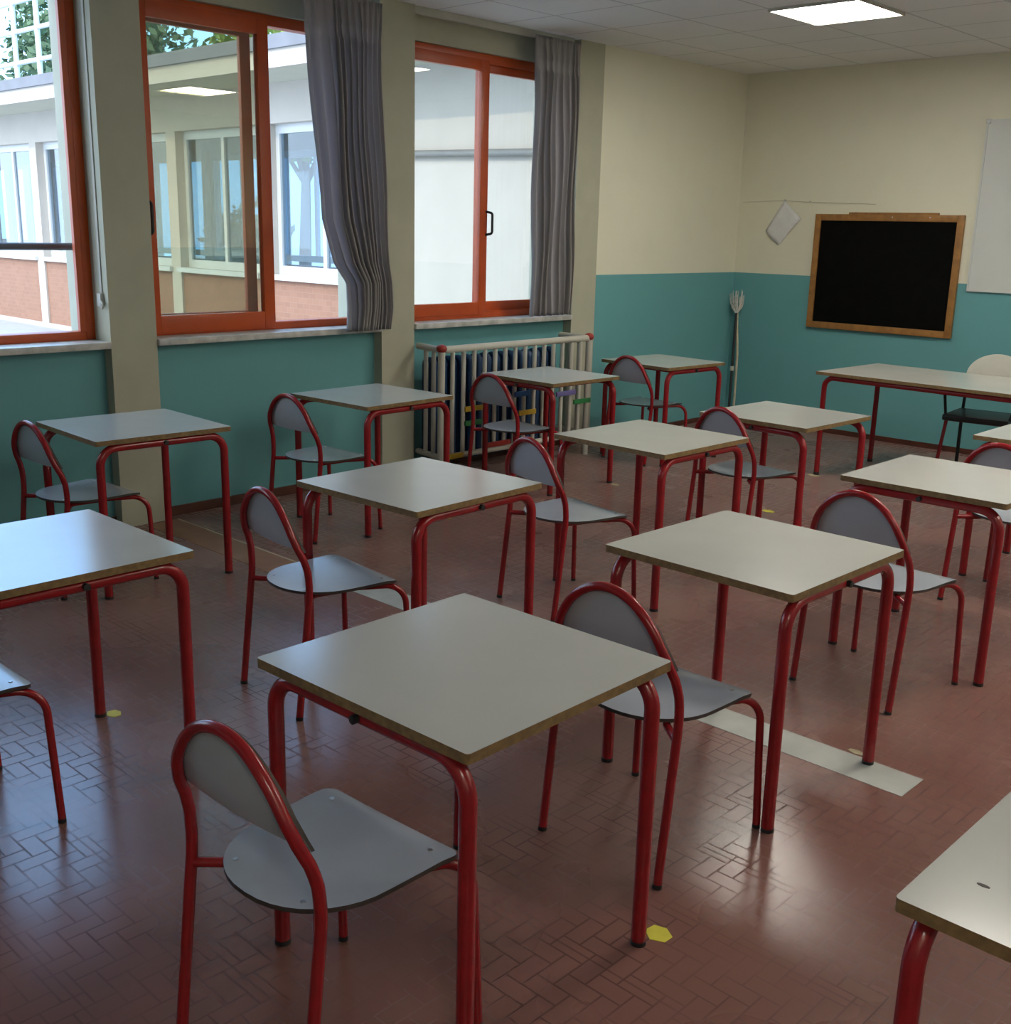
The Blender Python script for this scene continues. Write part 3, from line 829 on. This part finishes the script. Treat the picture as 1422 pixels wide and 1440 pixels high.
for a, b in opens:
    obj('brick_panel', B(a - ox, b - ox, .03, .2, .04, 1.0), M_brick, wing)
    obj('brick_panel', B(a - ox, b - ox, WD - .2, WD - .03, .04, 1.0), M_brick, wing)
    obj('sill', B(a - .03 - ox, b + .03 - ox, -.05, .2, 1.0, 1.06), M_pvc, wing)
    for yy in (.12, WD - .17):
        bm = bmesh.new(); c = (a + b) / 2
        for x0_, x1_, zz0, zz1 in ((a, a + .07, 1.06, 2.75), (b - .07, b, 1.06, 2.75), (a + .07, b - .07, 1.06, 1.16), (a + .07, b - .07, 2.65, 2.75), (c - .03, c + .03, 1.16, 2.65)):
            box(bm, x0_ - ox, x1_ - ox, yy, yy + .06, zz0, zz1)
        w = obj('window', bm, M_pvc, wing)
        obj('pane', B(a + .06 - ox, b - .06 - ox, yy + .025, yy + .031, 1.15, 2.66), M_glass_far, w)
obj('pipe', T([(WX1 - ox - 3.4, -.06, 2.36), (WX1 - ox, -.06, 2.30)], .035, n=10), M_pipe, wing, smooth=60)

def leaf_cloud(bm, cx, cy, cz, rx, ry, rz, n, s, rnd):
    for _ in range(n):
        while True:
            v = Vector((rnd.uniform(-1, 1), rnd.uniform(-1, 1), rnd.uniform(-1, 1)))
            if .35 < v.length < 1: break
        p = Vector((cx + v.x * rx, cy + v.y * ry, cz + v.z * rz))
        a = Vector((rnd.uniform(-1, 1), rnd.uniform(-1, 1), rnd.uniform(-1, 1))).normalized(); b = a.orthogonal().normalized()
        q = s * rnd.uniform(.6, 1.4)
        bm.faces.new([bm.verts.new(p + a * q), bm.verts.new(p + b * q * .5), bm.verts.new(p - a * q), bm.verts.new(p - b * q * .5)])
def tree(x, y, h, r, mleaf, seed, label, n=2600, s=.14):
    t = empty('tree', (x, y, -.03)); rnd = random.Random(seed)
    bm = bmesh.new()
    tube(bm, [(0, 0, 0), (.05, .05, h * .4), (0, .1, h * .75)], .16, n=8, r_end=.05)
    for k in range(5):
        a = k * 1.3; tube(bm, [(.03, .05, h * .4), (r * .5 * math.cos(a), r * .5 * math.sin(a), h * .6 + .2 * k)], .06, n=6, r_end=.02)
    obj('trunk', bm, M_bark, t, smooth=60)
    bm = bmesh.new()
    for k in range(7):
        a = rnd.uniform(0, 6.28); d = rnd.uniform(0, r * .55)
        leaf_cloud(bm, d * math.cos(a), d * math.sin(a), h * rnd.uniform(.55, .9), r * .6, r * .6, h * .16, n // 7, s, rnd)
    obj('foliage', bm, mleaf, t)
    tag(t, label, 'tree', 'trees behind the school wing')
tree(-26.0, 8.0, 9.5, 2.6, M_leaf_d, 11, 'dark leafy tree rising behind the roof, in the nearest window', 4200)
tree(-32.5, 9.5, 10.5, 2.9, M_leaf_d, 12, 'dark tree behind the white roof railing at the left edge', 4200)
tree(-15.5, 6.6, 6.3, 2.2, M_leaf, 13, 'light green tree just above the roof, in the second window', 3200)
def shrub(x, y, h, r, mleaf, seed, label, n=1500):
    bm = bmesh.new(); rnd = random.Random(seed)
    for k in range(5): leaf_cloud(bm, rnd.uniform(-r, r) * .6, rnd.uniform(-.4, .4), h * rnd.uniform(.25, .7), r * .6, .6, h * .35, n // 5, .10, rnd)
    o = obj('shrub', bm, mleaf); o.location = (x, y, -.03); tag(o, label, 'shrub', 'shrubs behind the school wing')
shrub(-26.8, 6.2, 2.9, 1.6, M_leaf, 21, 'yellow-green shrub seen through the far windows, at the left edge', 2600)
shrub(-15.2, 4.8, 2.2, 1.6, M_leaf_d, 22, 'dark green shrub seen through the wing behind the tinted pane')
# white railing on the roof, with a terrace behind it
rl = empty('garden_fence', (-25.4, 4.6, -.03)); tag(rl, 'tall white metal frame rising above the roof in the nearest window', 'fence')
for k in range(5): obj('post', T([(-2.4 + k * 1.35, 0, 0), (-2.4 + k * 1.35, 0, 7.9)], .07, n=8), M_pvc, rl, smooth=60)
for z in (5.55, 6.3, 7.0): obj('rail', T([(-2.4, 0, z), (3.0, 0, z)], .06, n=8), M_pvc, rl, smooth=60)
